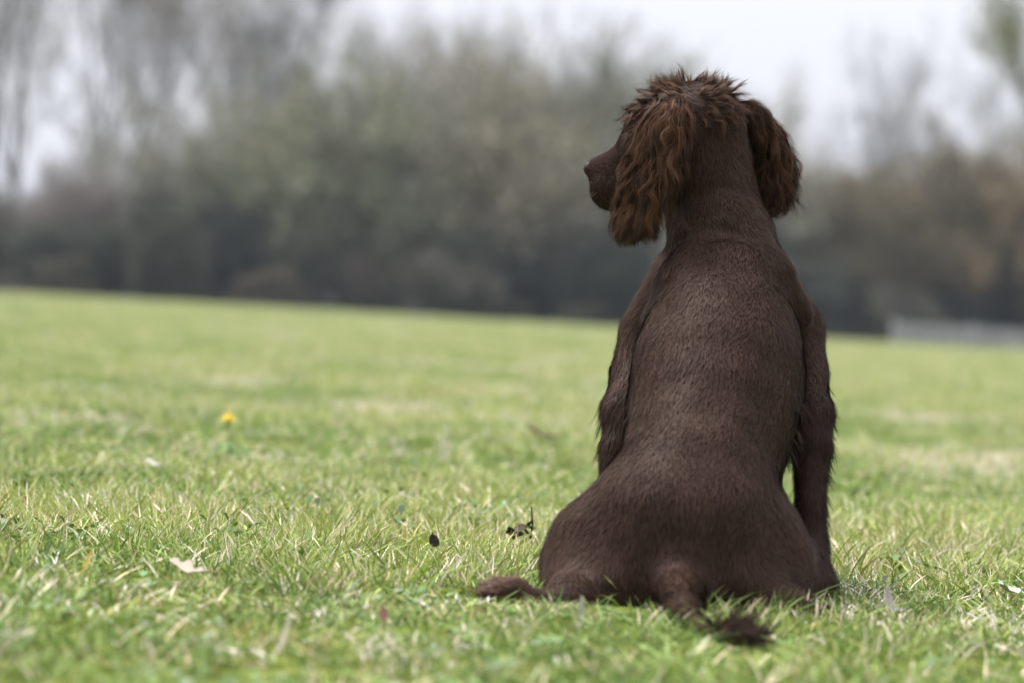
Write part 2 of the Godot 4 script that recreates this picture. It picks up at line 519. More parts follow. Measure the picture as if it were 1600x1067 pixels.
	# kind, x, distance, height in metres, width factor
	var rows := [
		["bare", -17.5, 78, 15.0, 0.9], ["bare", -14.9, 72, 15.0, 0.7], ["bare", -13.4, 82, 16.5, 0.7], ["bare", -12.4, 88, 16.0, 0.7], ["bare", -11.3, 74, 15.5, 0.7], ["bare", -10.6, 92, 15.0, 0.9], ["bare", -15.6, 90, 16.0, 0.8],
		["bare", -9.0, 84, 15.5, 0.8], ["bare", -20.5, 85, 14.0, 1.0], ["bare", -7.6, 78, 13.5, 0.7], ["bare", -6.6, 94, 14.5, 0.9], ["bare", -5.0, 88, 13.5, 0.8], ["bare", -3.0, 92, 14.0, 0.9], ["bare", -0.6, 96, 13.5, 0.9], ["bare", 2.0, 94, 13.0, 0.9], ["bare", 4.4, 98, 12.0, 0.8],
		["mauve", -11.9, 66, 5.4, 0.9], ["mauve", -15.2, 69, 4.2, 1.0], ["mauve", -13.6, 76, 5.0, 1.1], ["willow", -9.4, 68, 7.4, 0.7], ["mauve", -18.5, 67, 5.4, 1.0], ["mauve", -16.6, 75, 5.0, 1.2], ["mauve", -10.2, 79, 6.0, 1.1],
		["ever", -10.8, 63.5, 2.5, 0.9], ["ever", -8.9, 62.5, 3.2, 0.8], ["ever", -7.4, 64, 3.6, 0.75], ["ever", -13.8, 64, 2.2, 1.0], ["ever", -16.5, 63, 2.6, 1.1], ["ever", -12.3, 70, 2.8, 1.1],
		["willow", -6.9, 67, 8.0, 0.85], ["willow", -4.7, 65, 8.6, 0.9], ["willow", -2.5, 68, 9.6, 0.95], ["willow", -0.5, 66, 9.6, 0.9], ["willow", 1.3, 67, 9.8, 0.9], ["willow", 3.1, 68, 9.4, 0.9],
		["willow", 4.9, 66, 8.4, 0.9], ["willow", 6.6, 67, 7.0, 0.9], ["willow", 8.1, 69, 6.2, 0.9], ["willow", -5.6, 76, 9.5, 1.1], ["willow", -1.6, 78, 10.8, 1.1], ["willow", 2.2, 79, 10.6, 1.1], ["willow", 5.8, 77, 8.4, 1.1],
		["ever", -5.4, 63, 2.2, 1.0], ["ever", -1.4, 62, 2.9, 0.9], ["ever", 0.7, 64, 2.3, 1.2], ["ever", 2.4, 62, 3.0, 0.9], ["ever", 4.4, 64.5, 2.0, 1.1], ["ever", 7.6, 63, 2.6, 1.1], ["ever", 9.3, 64, 2.2, 0.9],
		["brown", 9.2, 66, 5.8, 0.8], ["brown", 11.0, 65, 6.8, 0.85], ["brown", 12.9, 66, 7.6, 0.9], ["brown", 14.8, 66, 7.9, 0.95], ["brown", 17.5, 67, 7.6, 1.0], ["brown", 10.2, 75, 7.0, 1.0], ["brown", 13.6, 76, 8.2, 1.0], ["brown", 7.4, 80, 7.0, 1.0],
		["ever", 11.6, 64, 1.8, 1.2], ["ever", 14.8, 64, 1.9, 1.2],
		["bare", 14.4, 95, 13.4, 0.6], ["bare", 16.3, 96, 12.0, 0.6], ["bare", 12.4, 108, 12.5, 0.7], ["bare", 19.0, 90, 12.0, 0.8], ["bare", 10.6, 110, 11.5, 0.7], ["bare", 22.5, 95, 12.0, 0.9], ["bare", 17.6, 104, 12.5, 0.7],
		["bramble", -17.0, 63.1, 1.2, 1.10], ["bramble", -15.0, 64.0, 2.3, 0.71], ["bramble", -13.1, 62.6, 0.9, 1.02], ["bramble", -11.2, 63.9, 0.7, 0.89], ["bramble", -9.3, 63.8, 1.7, 0.97], ["bramble", -7.4, 62.9, 0.7, 1.07], ["bramble", -5.5, 62.4, 0.9, 1.16], ["bramble", -3.7, 63.5, 0.9, 1.08], ["bramble", -1.9, 61.4, 2.3, 1.01], ["bramble", 0.0, 61.6, 0.7, 1.19], ["bramble", 1.9, 61.2, 0.9, 1.18], ["bramble", 3.8, 61.7, 0.9, 0.84], ["bramble", 5.7, 64.1, 2.3, 1.14], ["bramble", 7.6, 63.1, 0.9, 1.17], ["bramble", 9.4, 63.3, 1.7, 0.85],
		["ever", -20.0, 82, 3.4, 1.3], ["ever", -16.6, 84, 3.2, 1.3], ["ever", -13.6, 82, 3.2, 1.3], ["ever", -10.6, 83, 3.4, 1.3], ["ever", -7.4, 82, 3.4, 1.3], ["ever", -4.4, 84, 3.4, 1.3], ["ever", -1.2, 83, 3.4, 1.3], ["ever", 2.0, 84, 3.4, 1.3], ["ever", 5.2, 83, 3.4, 1.3], ["mauve", -15.0, 64, 2.6, 0.9], ["mauve", -8.2, 66, 3.2, 0.9], ["mauve", -4.0, 64, 2.4, 0.9],
		["ever", -12.2, 63, 2.4, 1.0], ["ever", -11.6, 72, 3.0, 1.1], ["ever", 12.9, 66, 2.4, 1.1], ["ever", 14.0, 72, 3.0, 1.2],
		["added_hedge", -21.0, -15, 10.0, 1.0], ["added_hedge", -14.5, -13, 10.5, 1.0], ["added_hedge", -8.0, -14, 10.0, 1.0], ["added_hedge", -2.0, -13, 11.0, 1.0], ["added_hedge", 4.5, -14, 10.0, 1.0], ["added_hedge", 11.0, -13, 10.5, 1.0], ["added_hedge", 18.0, -15, 10.0, 1.0],
		["bramble", -11.7, 62, 1.5, 1.1], ["bramble", -6.4, 62, 1.4, 1.1], ["bramble", -8.4, 62.5, 1.3, 1.0], ["bramble", -14.1, 62.3, 1.5, 1.0],
		["bramble", 10.2, 63, 2.0, 1.0], ["oak", 9.2, 42, 8.9, 1.0],
	]
	for r in rows:
		var v: Array = kinds[r[0]][rng.randi() % kinds[r[0]].size()]
		var top: float = v[1].get_aabb().end.y
		var which: String = r[0]
		if which == "bare" and r[1] > 9.0: which = "far"
		elif which == "bare" and r[1] > -7.8: which = "behind"
		elif which == "willow" and r[2] > 72: which = "second"
		elif which == "ever" and r[1] > 8.5: which = "beside"
		elif which == "ever" and r[1] < -7.0: which = "under"
		var o := thing(names[r[0]], says[which], cats[r[0]], on_ground(r[1], -r[2]), rng.randf() * TAU, groups[r[0]])
		var f: float = r[3] / top
		o.scale = Vector3(f * r[4], f, f * r[4])
		if r[0] != "bare" and r[0] != "oak": o.position.y -= 0.07 * r[3]
		if r[0] == "oak": o.rotation.y = 0.0
		part("trunk", v[0], bark, o)
		part("crown", v[1], tones[rng.randi() % 4], o)


func build_fence() -> void:
	var m := material(0.9, 0.2)
	var z := -60.5
	var o := thing("paling_fence", "low weathered grey paling fence along the field edge below brown thicket", "fence", on_ground(13.0, z))
	o.rotation.z = -SLOPE
	var grey := Color(0.34, 0.34, 0.36)
	var pales := []
	for k in 3:
		var s := Soup.new()
		s.box(Vector3(-0.035, -0.05, -0.01), Vector3(0.035, 0.52, 0.01), tint(grey, 0.12))
		s.box(Vector3(-0.022, 0.52, -0.009), Vector3(0.022, 0.55, 0.009), tint(grey, 0.12))
		pales.append(s.mesh())
	var x := -3.4
	while x < 4.5:
		var p := part("pale", pales[rng.randi() % 3], m, o)
		p.position = Vector3(x, rng.randf_range(-0.02, 0.02), 0)
		p.rotation.z = rng.randf_range(-0.03, 0.03)
		x += 0.13
	for y in [0.14, 0.42]:
		var s := Soup.new()
		s.box(Vector3(-3.5, y - 0.03, -0.045), Vector3(4.6, y + 0.03, -0.012), grey * 0.9)
		part("rail", s.mesh(), m, o)
	for j in 5:
		var s := Soup.new()
		s.box(Vector3(-0.05, -0.2, -0.15), Vector3(0.05, 0.62, -0.047), grey * 0.85)
		part("post", s.mesh(), m, o).position = Vector3(-3.45 + j * 2.0, 0, 0)


# ---------------------------------------------------------------- dog
# Each bone: from, to, radii, blend width, fur length, lift. The coat lies from «from» towards «to».
var bones := []


func bone(a: Vector3, b: Vector3, ra: float, rb: float, k: float, fur: float, limb: int, flow := Vector3.ZERO) -> void:
	bones.append([a, b, ra, rb, k, fur, (b - a).normalized() if flow == Vector3.ZERO else flow.normalized(), maxf((b - a).length_squared(), 1e-9), limb])


func bone_d(q: Array, p: Vector3) -> float:
	var ba: Vector3 = q[1] - q[0]
	var h := clampf((p - q[0]).dot(ba) / q[7], 0.0, 1.0)
	return (p - q[0] - ba * h).length() - lerpf(q[2], q[3], h)


# the bones of one limb join closely; limbs join each other with their own blend width
func field(list: Array, p: Vector3) -> float:
	var d := 10.0
	var dl := 10.0
	for j in list.size():
		var q: Array = list[j]
		var e := bone_d(q, p)
		var h := maxf(0.008 - absf(dl - e), 0.0) / 0.008
		dl = minf(dl, e) - h * h * 0.002
		if j + 1 == list.size() or list[j + 1][8] != q[8]:
			var k: float = q[4]
			h = maxf(k - absf(d - dl), 0.0) / k
			d = minf(d, dl) - h * h * k * 0.25
			dl = 10.0
	return d


func surface_nets(lo: Vector3, hi: Vector3, cell: float) -> Array:
	var B := 6
	var nb := Vector3i(((hi - lo) / (cell * B)).ceil())
	var nx := nb.x * B + 1
	var ny := nb.y * B + 1
	var nz := nb.z * B + 1
	var f := PackedFloat32Array()
	f.resize(nx * ny * nz)
	f.fill(9.0)
	var reach := cell * B * 0.9
	var blocks := []
	for bz in nb.z:
		for by in nb.y:
			for bx in nb.x:
				var c := lo + (Vector3(bx, by, bz) + Vector3(0.5, 0.5, 0.5)) * cell * B
				var list := []
				var dm := 9.0
				var ds := []
				for q in bones:
					var e := bone_d(q, c)
					ds.append(e)
					dm = minf(dm, e)
				if absf(dm) > reach + 0.05: 
					if dm < 0.0:
						for z in B + 1:
							for y in B + 1:
								for x in B + 1:
									f[(bx * B + x) + nx * ((by * B + y) + ny * (bz * B + z))] = minf(f[(bx * B + x) + nx * ((by * B + y) + ny * (bz * B + z))], dm)
					continue
				for j in bones.size():
					if ds[j] < dm + 2.0 * reach + 0.05: list.append(bones[j])
				blocks.append([bx, by, bz])
				for z in B + 1:
					for y in B + 1:
						for x in B + 1:
							var at: int = (bx * B + x) + nx * ((by * B + y) + ny * (bz * B + z))
							f[at] = field(list, lo + Vector3(bx * B + x, by * B + y, bz * B + z) * cell)
	var vid := {}
	var v := PackedVector3Array()
	var corner := [0, 1, nx, nx + 1, nx * ny, nx * ny + 1, nx * ny + nx, nx * ny + nx + 1]
	var offs := []
	for k in 8: offs.append(Vector3(k & 1, (k >> 1) & 1, k >> 2))
	var edges := [[0, 1], [2, 3], [4, 5], [6, 7], [0, 2], [1, 3], [4, 6], [5, 7], [0, 4], [1, 5], [2, 6], [3, 7]]
	for b in blocks:
		for z in B:
			for y in B:
				for x in B:
					var X: int = b[0] * B + x
					var Y: int = b[1] * B + y
					var Z: int = b[2] * B + z
					var at := X + nx * (Y + ny * Z)
					var neg := 0
					for k in 8:
						if f[at + corner[k]] < 0.0: neg += 1
					if neg == 0 or neg == 8: continue
					var sum := Vector3.ZERO
					var cnt := 0
					for e in edges:
						var a: float = f[at + corner[e[0]]]
						var c: float = f[at + corner[e[1]]]
						if (a < 0.0) != (c < 0.0):
							var t: float = a / (a - c)
							sum += offs[e[0]].lerp(offs[e[1]], t)
							cnt += 1
					vid[at] = v.size()
					v.append(lo + (Vector3(X, Y, Z) + sum / cnt) * cell)
	var tris := PackedInt32Array()
	var strides := [1, nx, nx * ny]
	for at in vid:
		for ax in 3:
			var s1: int = strides[(ax + 1) % 3]
			var s2: int = strides[(ax + 2) % 3]
			var a: bool = f[at] < 0.0
			var c: bool = f[at + strides[ax]] < 0.0
			if a == c: continue
			if not (vid.has(at - s1) and vid.has(at - s2) and vid.has(at - s1 - s2)): continue
			var q := [vid[at], vid[at - s1], vid[at - s1 - s2], vid[at - s2]]
			if a: q.reverse()
			for t in [[0, 1, 2], [0, 2, 3]]:
				tris.append(q[t[0]]); tris.append(q[t[1]]); tris.append(q[t[2]])
	# normals, then winding
	var n := PackedVector3Array()
	n.resize(v.size())
	for t in range(0, tris.size(), 3):
		var g := (v[tris[t + 2]] - v[tris[t]]).cross(v[tris[t + 1]] - v[tris[t]])
		for j in 3: n[tris[t + j]] += g
	for j in n.size(): n[j] = n[j].normalized()
	return [v, n, tris]


func dog_bones() -> void:
	bone(Vector3(0.0340, 0.5236, -0.2700), Vector3(0.0438, 0.4856, -0.2680), 0.0501, 0.0486, 0.020, 0.008, 1)
	bone(Vector3(0.0438, 0.4856, -0.2680), Vector3(0.0481, 0.4513, -0.2650), 0.0486, 0.0500, 0.020, 0.008, 1)
	bone(Vector3(0.0481, 0.4513, -0.2650), Vector3(0.0514, 0.4170, -0.2600), 0.0500, 0.0545, 0.020, 0.008, 1)
	bone(Vector3(0.0514, 0.4170, -0.2600), Vector3(0.0567, 0.3915, -0.2420), 0.0545, 0.0602, 0.020, 0.008, 1)
	bone(Vector3(0.0567, 0.3915, -0.2420), Vector3(0.0592, 0.3562, -0.2450), 0.0602, 0.0647, 0.020, 0.008, 1)
	bone(Vector3(0.0592, 0.3562, -0.2450), Vector3(0.0533, 0.3221, -0.1950), 0.0647, 0.0740, 0.020, 0.008, 1)
	bone(Vector3(0.0533, 0.3221, -0.1950), Vector3(0.0484, 0.2673, -0.1550), 0.0740, 0.0911, 0.020, 0.008, 1)
	bone(Vector3(0.0484, 0.2673, -0.1550), Vector3(0.0426, 0.2351, -0.1300), 0.0911, 0.0961, 0.020, 0.008, 1)
	bone(Vector3(0.0426, 0.2351, -0.1300), Vector3(0.0336, 0.1960, -0.1000), 0.0961, 0.0957, 0.020, 0.008, 1)
	bone(Vector3(0.0336, 0.1960, -0.1000), Vector3(0.0219, 0.1597, -0.0600), 0.0957, 0.0873, 0.020, 0.008, 1)
	bone(Vector3(0.0219, 0.1597, -0.0600), Vector3(0.0079, 0.1242, -0.0150), 0.0873, 0.0803, 0.020, 0.008, 1)
	bone(Vector3(0.0079, 0.1242, -0.0150), Vector3(-0.0047, 0.0827, 0.0250), 0.0803, 0.0790, 0.020, 0.008, 1)
	bone(Vector3(-0.0047, 0.0827, 0.0250), Vector3(-0.0084, 0.0502, 0.0400), 0.0790, 0.0677, 0.020, 0.008, 1)
	bone(Vector3(0.0300, 0.3774, -0.1900), Vector3(0.0053, 0.3470, -0.1750), 0.0177, 0.0220, 0.016, 0.008, 2)
	bone(Vector3(0.0053, 0.3470, -0.1750), Vector3(-0.0166, 0.2999, -0.2000), 0.0220, 0.0222, 0.016, 0.008, 2)
	bone(Vector3(0.0911, 0.3827, -0.1950), Vector3(0.1136, 0.3530, -0.1850), 0.0178, 0.0221, 0.016, 0.008, 3)
	bone(Vector3(0.1136, 0.3530, -0.1850), Vector3(0.1402, 0.3073, -0.2100), 0.0221, 0.0208, 0.016, 0.008, 3)
	bone(Vector3(0.0611, 0.3535, -0.3200), Vector3(0.0611, 0.2685, -0.3200), 0.0618, 0.0773, 0.030, 0.010, 4)
	bone(Vector3(0.0611, 0.2685, -0.3200), Vector3(0.0484, 0.1937, -0.2600), 0.0773, 0.0817, 0.030, 0.010, 4)
	bone(Vector3(0.0484, 0.1937, -0.2600), Vector3(0.0253, 0.1297, -0.1400), 0.0817, 0.0696, 0.030, 0.010, 4)
	bone(Vector3(0.0253, 0.1297, -0.1400), Vector3(0.0036, 0.0541, -0.0600), 0.0696, 0.0605, 0.030, 0.010, 4)
	bone(Vector3(0.0076, 0.3449, -0.2500), Vector3(-0.0296, 0.2845, -0.2600), 0.0377, 0.0318, 0.018, 0.009, 5)
	bone(Vector3(-0.0296, 0.2845, -0.2600), Vector3(-0.0490, 0.2360, -0.2350), 0.0318, 0.0240, 0.018, 0.009, 5)
	bone(Vector3(-0.0490, 0.2360, -0.2350), Vector3(-0.0649, 0.1970, -0.1800), 0.0240, 0.0206, 0.018, 0.009, 5)
	bone(Vector3(0.1036, 0.3511, -0.2600), Vector3(0.1472, 0.2882, -0.2700), 0.0363, 0.0327, 0.018, 0.009, 6)
	bone(Vector3(0.1472, 0.2882, -0.2700), Vector3(0.1573, 0.2360, -0.2350), 0.0327, 0.0240, 0.018, 0.009, 6)
	bone(Vector3(0.1573, 0.2360, -0.2350), Vector3(0.1558, 0.1933, -0.1800), 0.0240, 0.0213, 0.018, 0.009, 6)
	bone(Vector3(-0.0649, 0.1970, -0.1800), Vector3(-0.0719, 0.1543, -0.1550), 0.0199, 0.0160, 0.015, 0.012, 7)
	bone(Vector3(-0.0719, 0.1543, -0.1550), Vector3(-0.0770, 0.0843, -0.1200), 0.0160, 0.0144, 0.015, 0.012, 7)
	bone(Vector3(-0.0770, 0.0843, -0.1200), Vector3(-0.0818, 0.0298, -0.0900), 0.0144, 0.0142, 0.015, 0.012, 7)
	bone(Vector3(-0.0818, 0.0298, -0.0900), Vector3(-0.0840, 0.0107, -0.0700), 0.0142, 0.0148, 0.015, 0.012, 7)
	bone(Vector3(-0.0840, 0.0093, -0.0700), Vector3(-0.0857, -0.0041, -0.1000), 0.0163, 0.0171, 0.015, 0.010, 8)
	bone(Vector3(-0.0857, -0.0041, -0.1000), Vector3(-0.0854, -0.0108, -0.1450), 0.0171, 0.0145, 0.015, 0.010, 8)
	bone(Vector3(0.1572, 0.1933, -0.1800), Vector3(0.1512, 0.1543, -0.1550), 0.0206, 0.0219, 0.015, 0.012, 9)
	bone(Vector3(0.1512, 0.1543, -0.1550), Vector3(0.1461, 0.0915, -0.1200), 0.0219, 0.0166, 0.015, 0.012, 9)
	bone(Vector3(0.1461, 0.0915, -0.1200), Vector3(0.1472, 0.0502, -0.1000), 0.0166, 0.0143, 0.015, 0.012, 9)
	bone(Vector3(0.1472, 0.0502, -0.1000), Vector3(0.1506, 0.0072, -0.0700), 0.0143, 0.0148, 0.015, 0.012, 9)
	bone(Vector3(0.1506, 0.0051, -0.0700), Vector3(0.1579, -0.0098, -0.1000), 0.0155, 0.0171, 0.015, 0.010, 10)
	bone(Vector3(0.1579, -0.0098, -0.1000), Vector3(0.1659, -0.0166, -0.1450), 0.0171, 0.0145, 0.015, 0.010, 10)
	bone(Vector3(-0.0429, 0.0853, 0.0150), Vector3(-0.0868, 0.0544, 0.0000), 0.0629, 0.0633, 0.050, 0.008, 11, Vector3(-0.3500, -1.0000, 0.1000))
	bone(Vector3(-0.0868, 0.0544, 0.0000), Vector3(-0.0992, 0.0351, -0.0400), 0.0633, 0.0559, 0.050, 0.008, 11, Vector3(-0.3500, -1.0000, 0.1000))
	bone(Vector3(0.0307, 0.0828, 0.0100), Vector3(0.0728, 0.0516, 0.0000), 0.0603, 0.0578, 0.050, 0.008, 12, Vector3(0.3500, -1.0000, 0.1000))
	bone(Vector3(0.0728, 0.0516, 0.0000), Vector3(0.0922, 0.0337, -0.0400), 0.0578, 0.0489, 0.050, 0.008, 12, Vector3(0.3500, -1.0000, 0.1000))
	bone(Vector3(-0.1027, 0.0246, -0.0400), Vector3(-0.1121, 0.0129, 0.0400), 0.0489, 0.0420, 0.030, 0.010, 13, Vector3(-0.1000, -1.0000, 0.2000))
	bone(Vector3(-0.1121, 0.0129, 0.0400), Vector3(-0.1272, 0.0067, 0.1000), 0.0420, 0.0238, 0.030, 0.010, 13, Vector3(-0.1000, -1.0000, 0.2000))
	bone(Vector3(0.0929, 0.0246, -0.0400), Vector3(0.0902, 0.0118, 0.0300), 0.0447, 0.0381, 0.030, 0.010, 14, Vector3(0.1000, -1.0000, 0.2000))
	bone(Vector3(0.0902, 0.0118, 0.0300), Vector3(0.0874, -0.0004, 0.0800), 0.0381, 0.0227, 0.030, 0.010, 14, Vector3(0.1000, -1.0000, 0.2000))
	bone(Vector3(-0.0553, 0.0450, 0.0550), Vector3(-0.0661, 0.0231, 0.0700), 0.0391, 0.0335, 0.030, 0.008, 15, Vector3(0.0000, -1.0000, 0.1000))
	bone(Vector3(0.0363, 0.0450, 0.0550), Vector3(0.0443, 0.0231, 0.0700), 0.0391, 0.0335, 0.030, 0.008, 16, Vector3(0.0000, -1.0000, 0.1000))
	bone(Vector3(-0.1303, 0.0094, 0.0950), Vector3(-0.1649, 0.0106, 0.1050), 0.0186, 0.0099, 0.015, 0.008, 17)
	bone(Vector3(-0.1649, 0.0106, 0.1050), Vector3(-0.1860, 0.0212, 0.1050), 0.0099, 0.0132, 0.015, 0.008, 17)
	bone(Vector3(-0.1860, 0.0212, 0.1050), Vector3(-0.2059, 0.0226, 0.1000), 0.0132, 0.0139, 0.015, 0.008, 17)
	bone(Vector3(-0.2061, 0.0231, 0.0700), Vector3(-0.2188, 0.0186, 0.0700), 0.0100, 0.0080, 0.006, 0.006, 18)
	bone(Vector3(-0.2059, 0.0203, 0.0920), Vector3(-0.2185, 0.0179, 0.0920), 0.0100, 0.0080, 0.006, 0.006, 19)
	bone(Vector3(-0.2058, 0.0198, 0.1160), Vector3(-0.2183, 0.0188, 0.1160), 0.0099, 0.0079, 0.006, 0.006, 20)
	bone(Vector3(0.0874, -0.0004, 0.0800), Vector3(0.1201, -0.0071, 0.0800), 0.0187, 0.0133, 0.015, 0.008, 21)
	bone(Vector3(0.1201, -0.0071, 0.0800), Vector3(0.1380, -0.0097, 0.0700), 0.0133, 0.0121, 0.015, 0.008, 21)
	bone(Vector3(0.1380, -0.0097, 0.0700), Vector3(0.1488, -0.0123, 0.0600), 0.0121, 0.0101, 0.015, 0.008, 21)
	bone(Vector3(-0.0035, 0.0570, -0.0300), Vector3(-0.0102, 0.0338, 0.0450), 0.0348, 0.0284, 0.030, 0.009, 22)
	bone(Vector3(-0.0102, 0.0338, 0.0450), Vector3(-0.0174, 0.0214, 0.1300), 0.0284, 0.0242, 0.030, 0.009, 22)
	bone(Vector3(-0.0174, 0.0214, 0.1300), Vector3(-0.0191, 0.0094, 0.1900), 0.0242, 0.0204, 0.030, 0.009, 22)
	bone(Vector3(-0.0191, 0.0094, 0.1900), Vector3(-0.0121, 0.0007, 0.2500), 0.0204, 0.0149, 0.030, 0.009, 22)
	bone(Vector3(-0.0121, 0.0007, 0.2500), Vector3(0.0027, -0.0011, 0.3100), 0.0149, 0.0109, 0.030, 0.009, 22)
	bone(Vector3(0.0027, -0.0011, 0.3100), Vector3(0.0184, 0.0079, 0.3500), 0.0109, 0.0149, 0.030, 0.009, 22)
	bone(Vector3(0.0184, 0.0079, 0.3500), Vector3(0.0352, 0.0057, 0.3600), 0.0149, 0.0130, 0.030, 0.009, 22)
	bone(Vector3(0.0314, 0.5331, -0.2650), Vector3(0.0134, 0.5366, -0.2900), 0.0440, 0.0444, 0.025, 0.010, 23, Vector3(0.6000, -0.5000, 0.4000))
	bone(Vector3(0.0095, 0.5205, -0.3000), Vector3(-0.0256, 0.5103, -0.3300), 0.0430, 0.0326, 0.025, 0.007, 24, Vector3(0.7500, -0.1000, 0.6000))
	bone(Vector3(-0.0256, 0.4994, -0.3300), Vector3(-0.0602, 0.4869, -0.3550), 0.0295, 0.0211, 0.020, 0.004, 25, Vector3(0.7500, 0.1000, 0.6000))
	bone(Vector3(-0.0602, 0.4869, -0.3550), Vector3(-0.0800, 0.4846, -0.3680), 0.0211, 0.0149, 0.020, 0.004, 25, Vector3(0.7500, 0.1000, 0.6000))
	bone(Vector3(-0.0800, 0.4846, -0.3680), Vector3(-0.0878, 0.4832, -0.3720), 0.0149, 0.0118, 0.020, 0.004, 25, Vector3(0.7500, 0.1000, 0.6000))
	bone(Vector3(-0.0513, 0.4669, -0.3450), Vector3(-0.0788, 0.4590, -0.3600), 0.0234, 0.0157, 0.018, 0.005, 26, Vector3(0.5000, -0.7000, 0.4000))
	bone(Vector3(-0.0302, 0.4536, -0.3450), Vector3(-0.0707, 0.4452, -0.3650), 0.0218, 0.0110, 0.014, 0.006, 27, Vector3(0.7000, -0.5000, 0.5000))
	bone(Vector3(-0.0707, 0.4452, -0.3650), Vector3(-0.0784, 0.4501, -0.3700), 0.0110, 0.0102, 0.014, 0.006, 27, Vector3(0.7000, -0.5000, 0.5000))
	bone(Vector3(-0.0321, 0.5424, -0.3250), Vector3(-0.0393, 0.5370, -0.3350), 0.0155, 0.0116, 0.015, 0.008, 28, Vector3(0.5000, 0.6000, 0.4000))
	bone(Vector3(0.0012, 0.4869, -0.2900), Vector3(0.0268, 0.4708, -0.2750), 0.0382, 0.0426, 0.030, 0.009, 29, Vector3(0.3000, -1.0000, 0.2000))


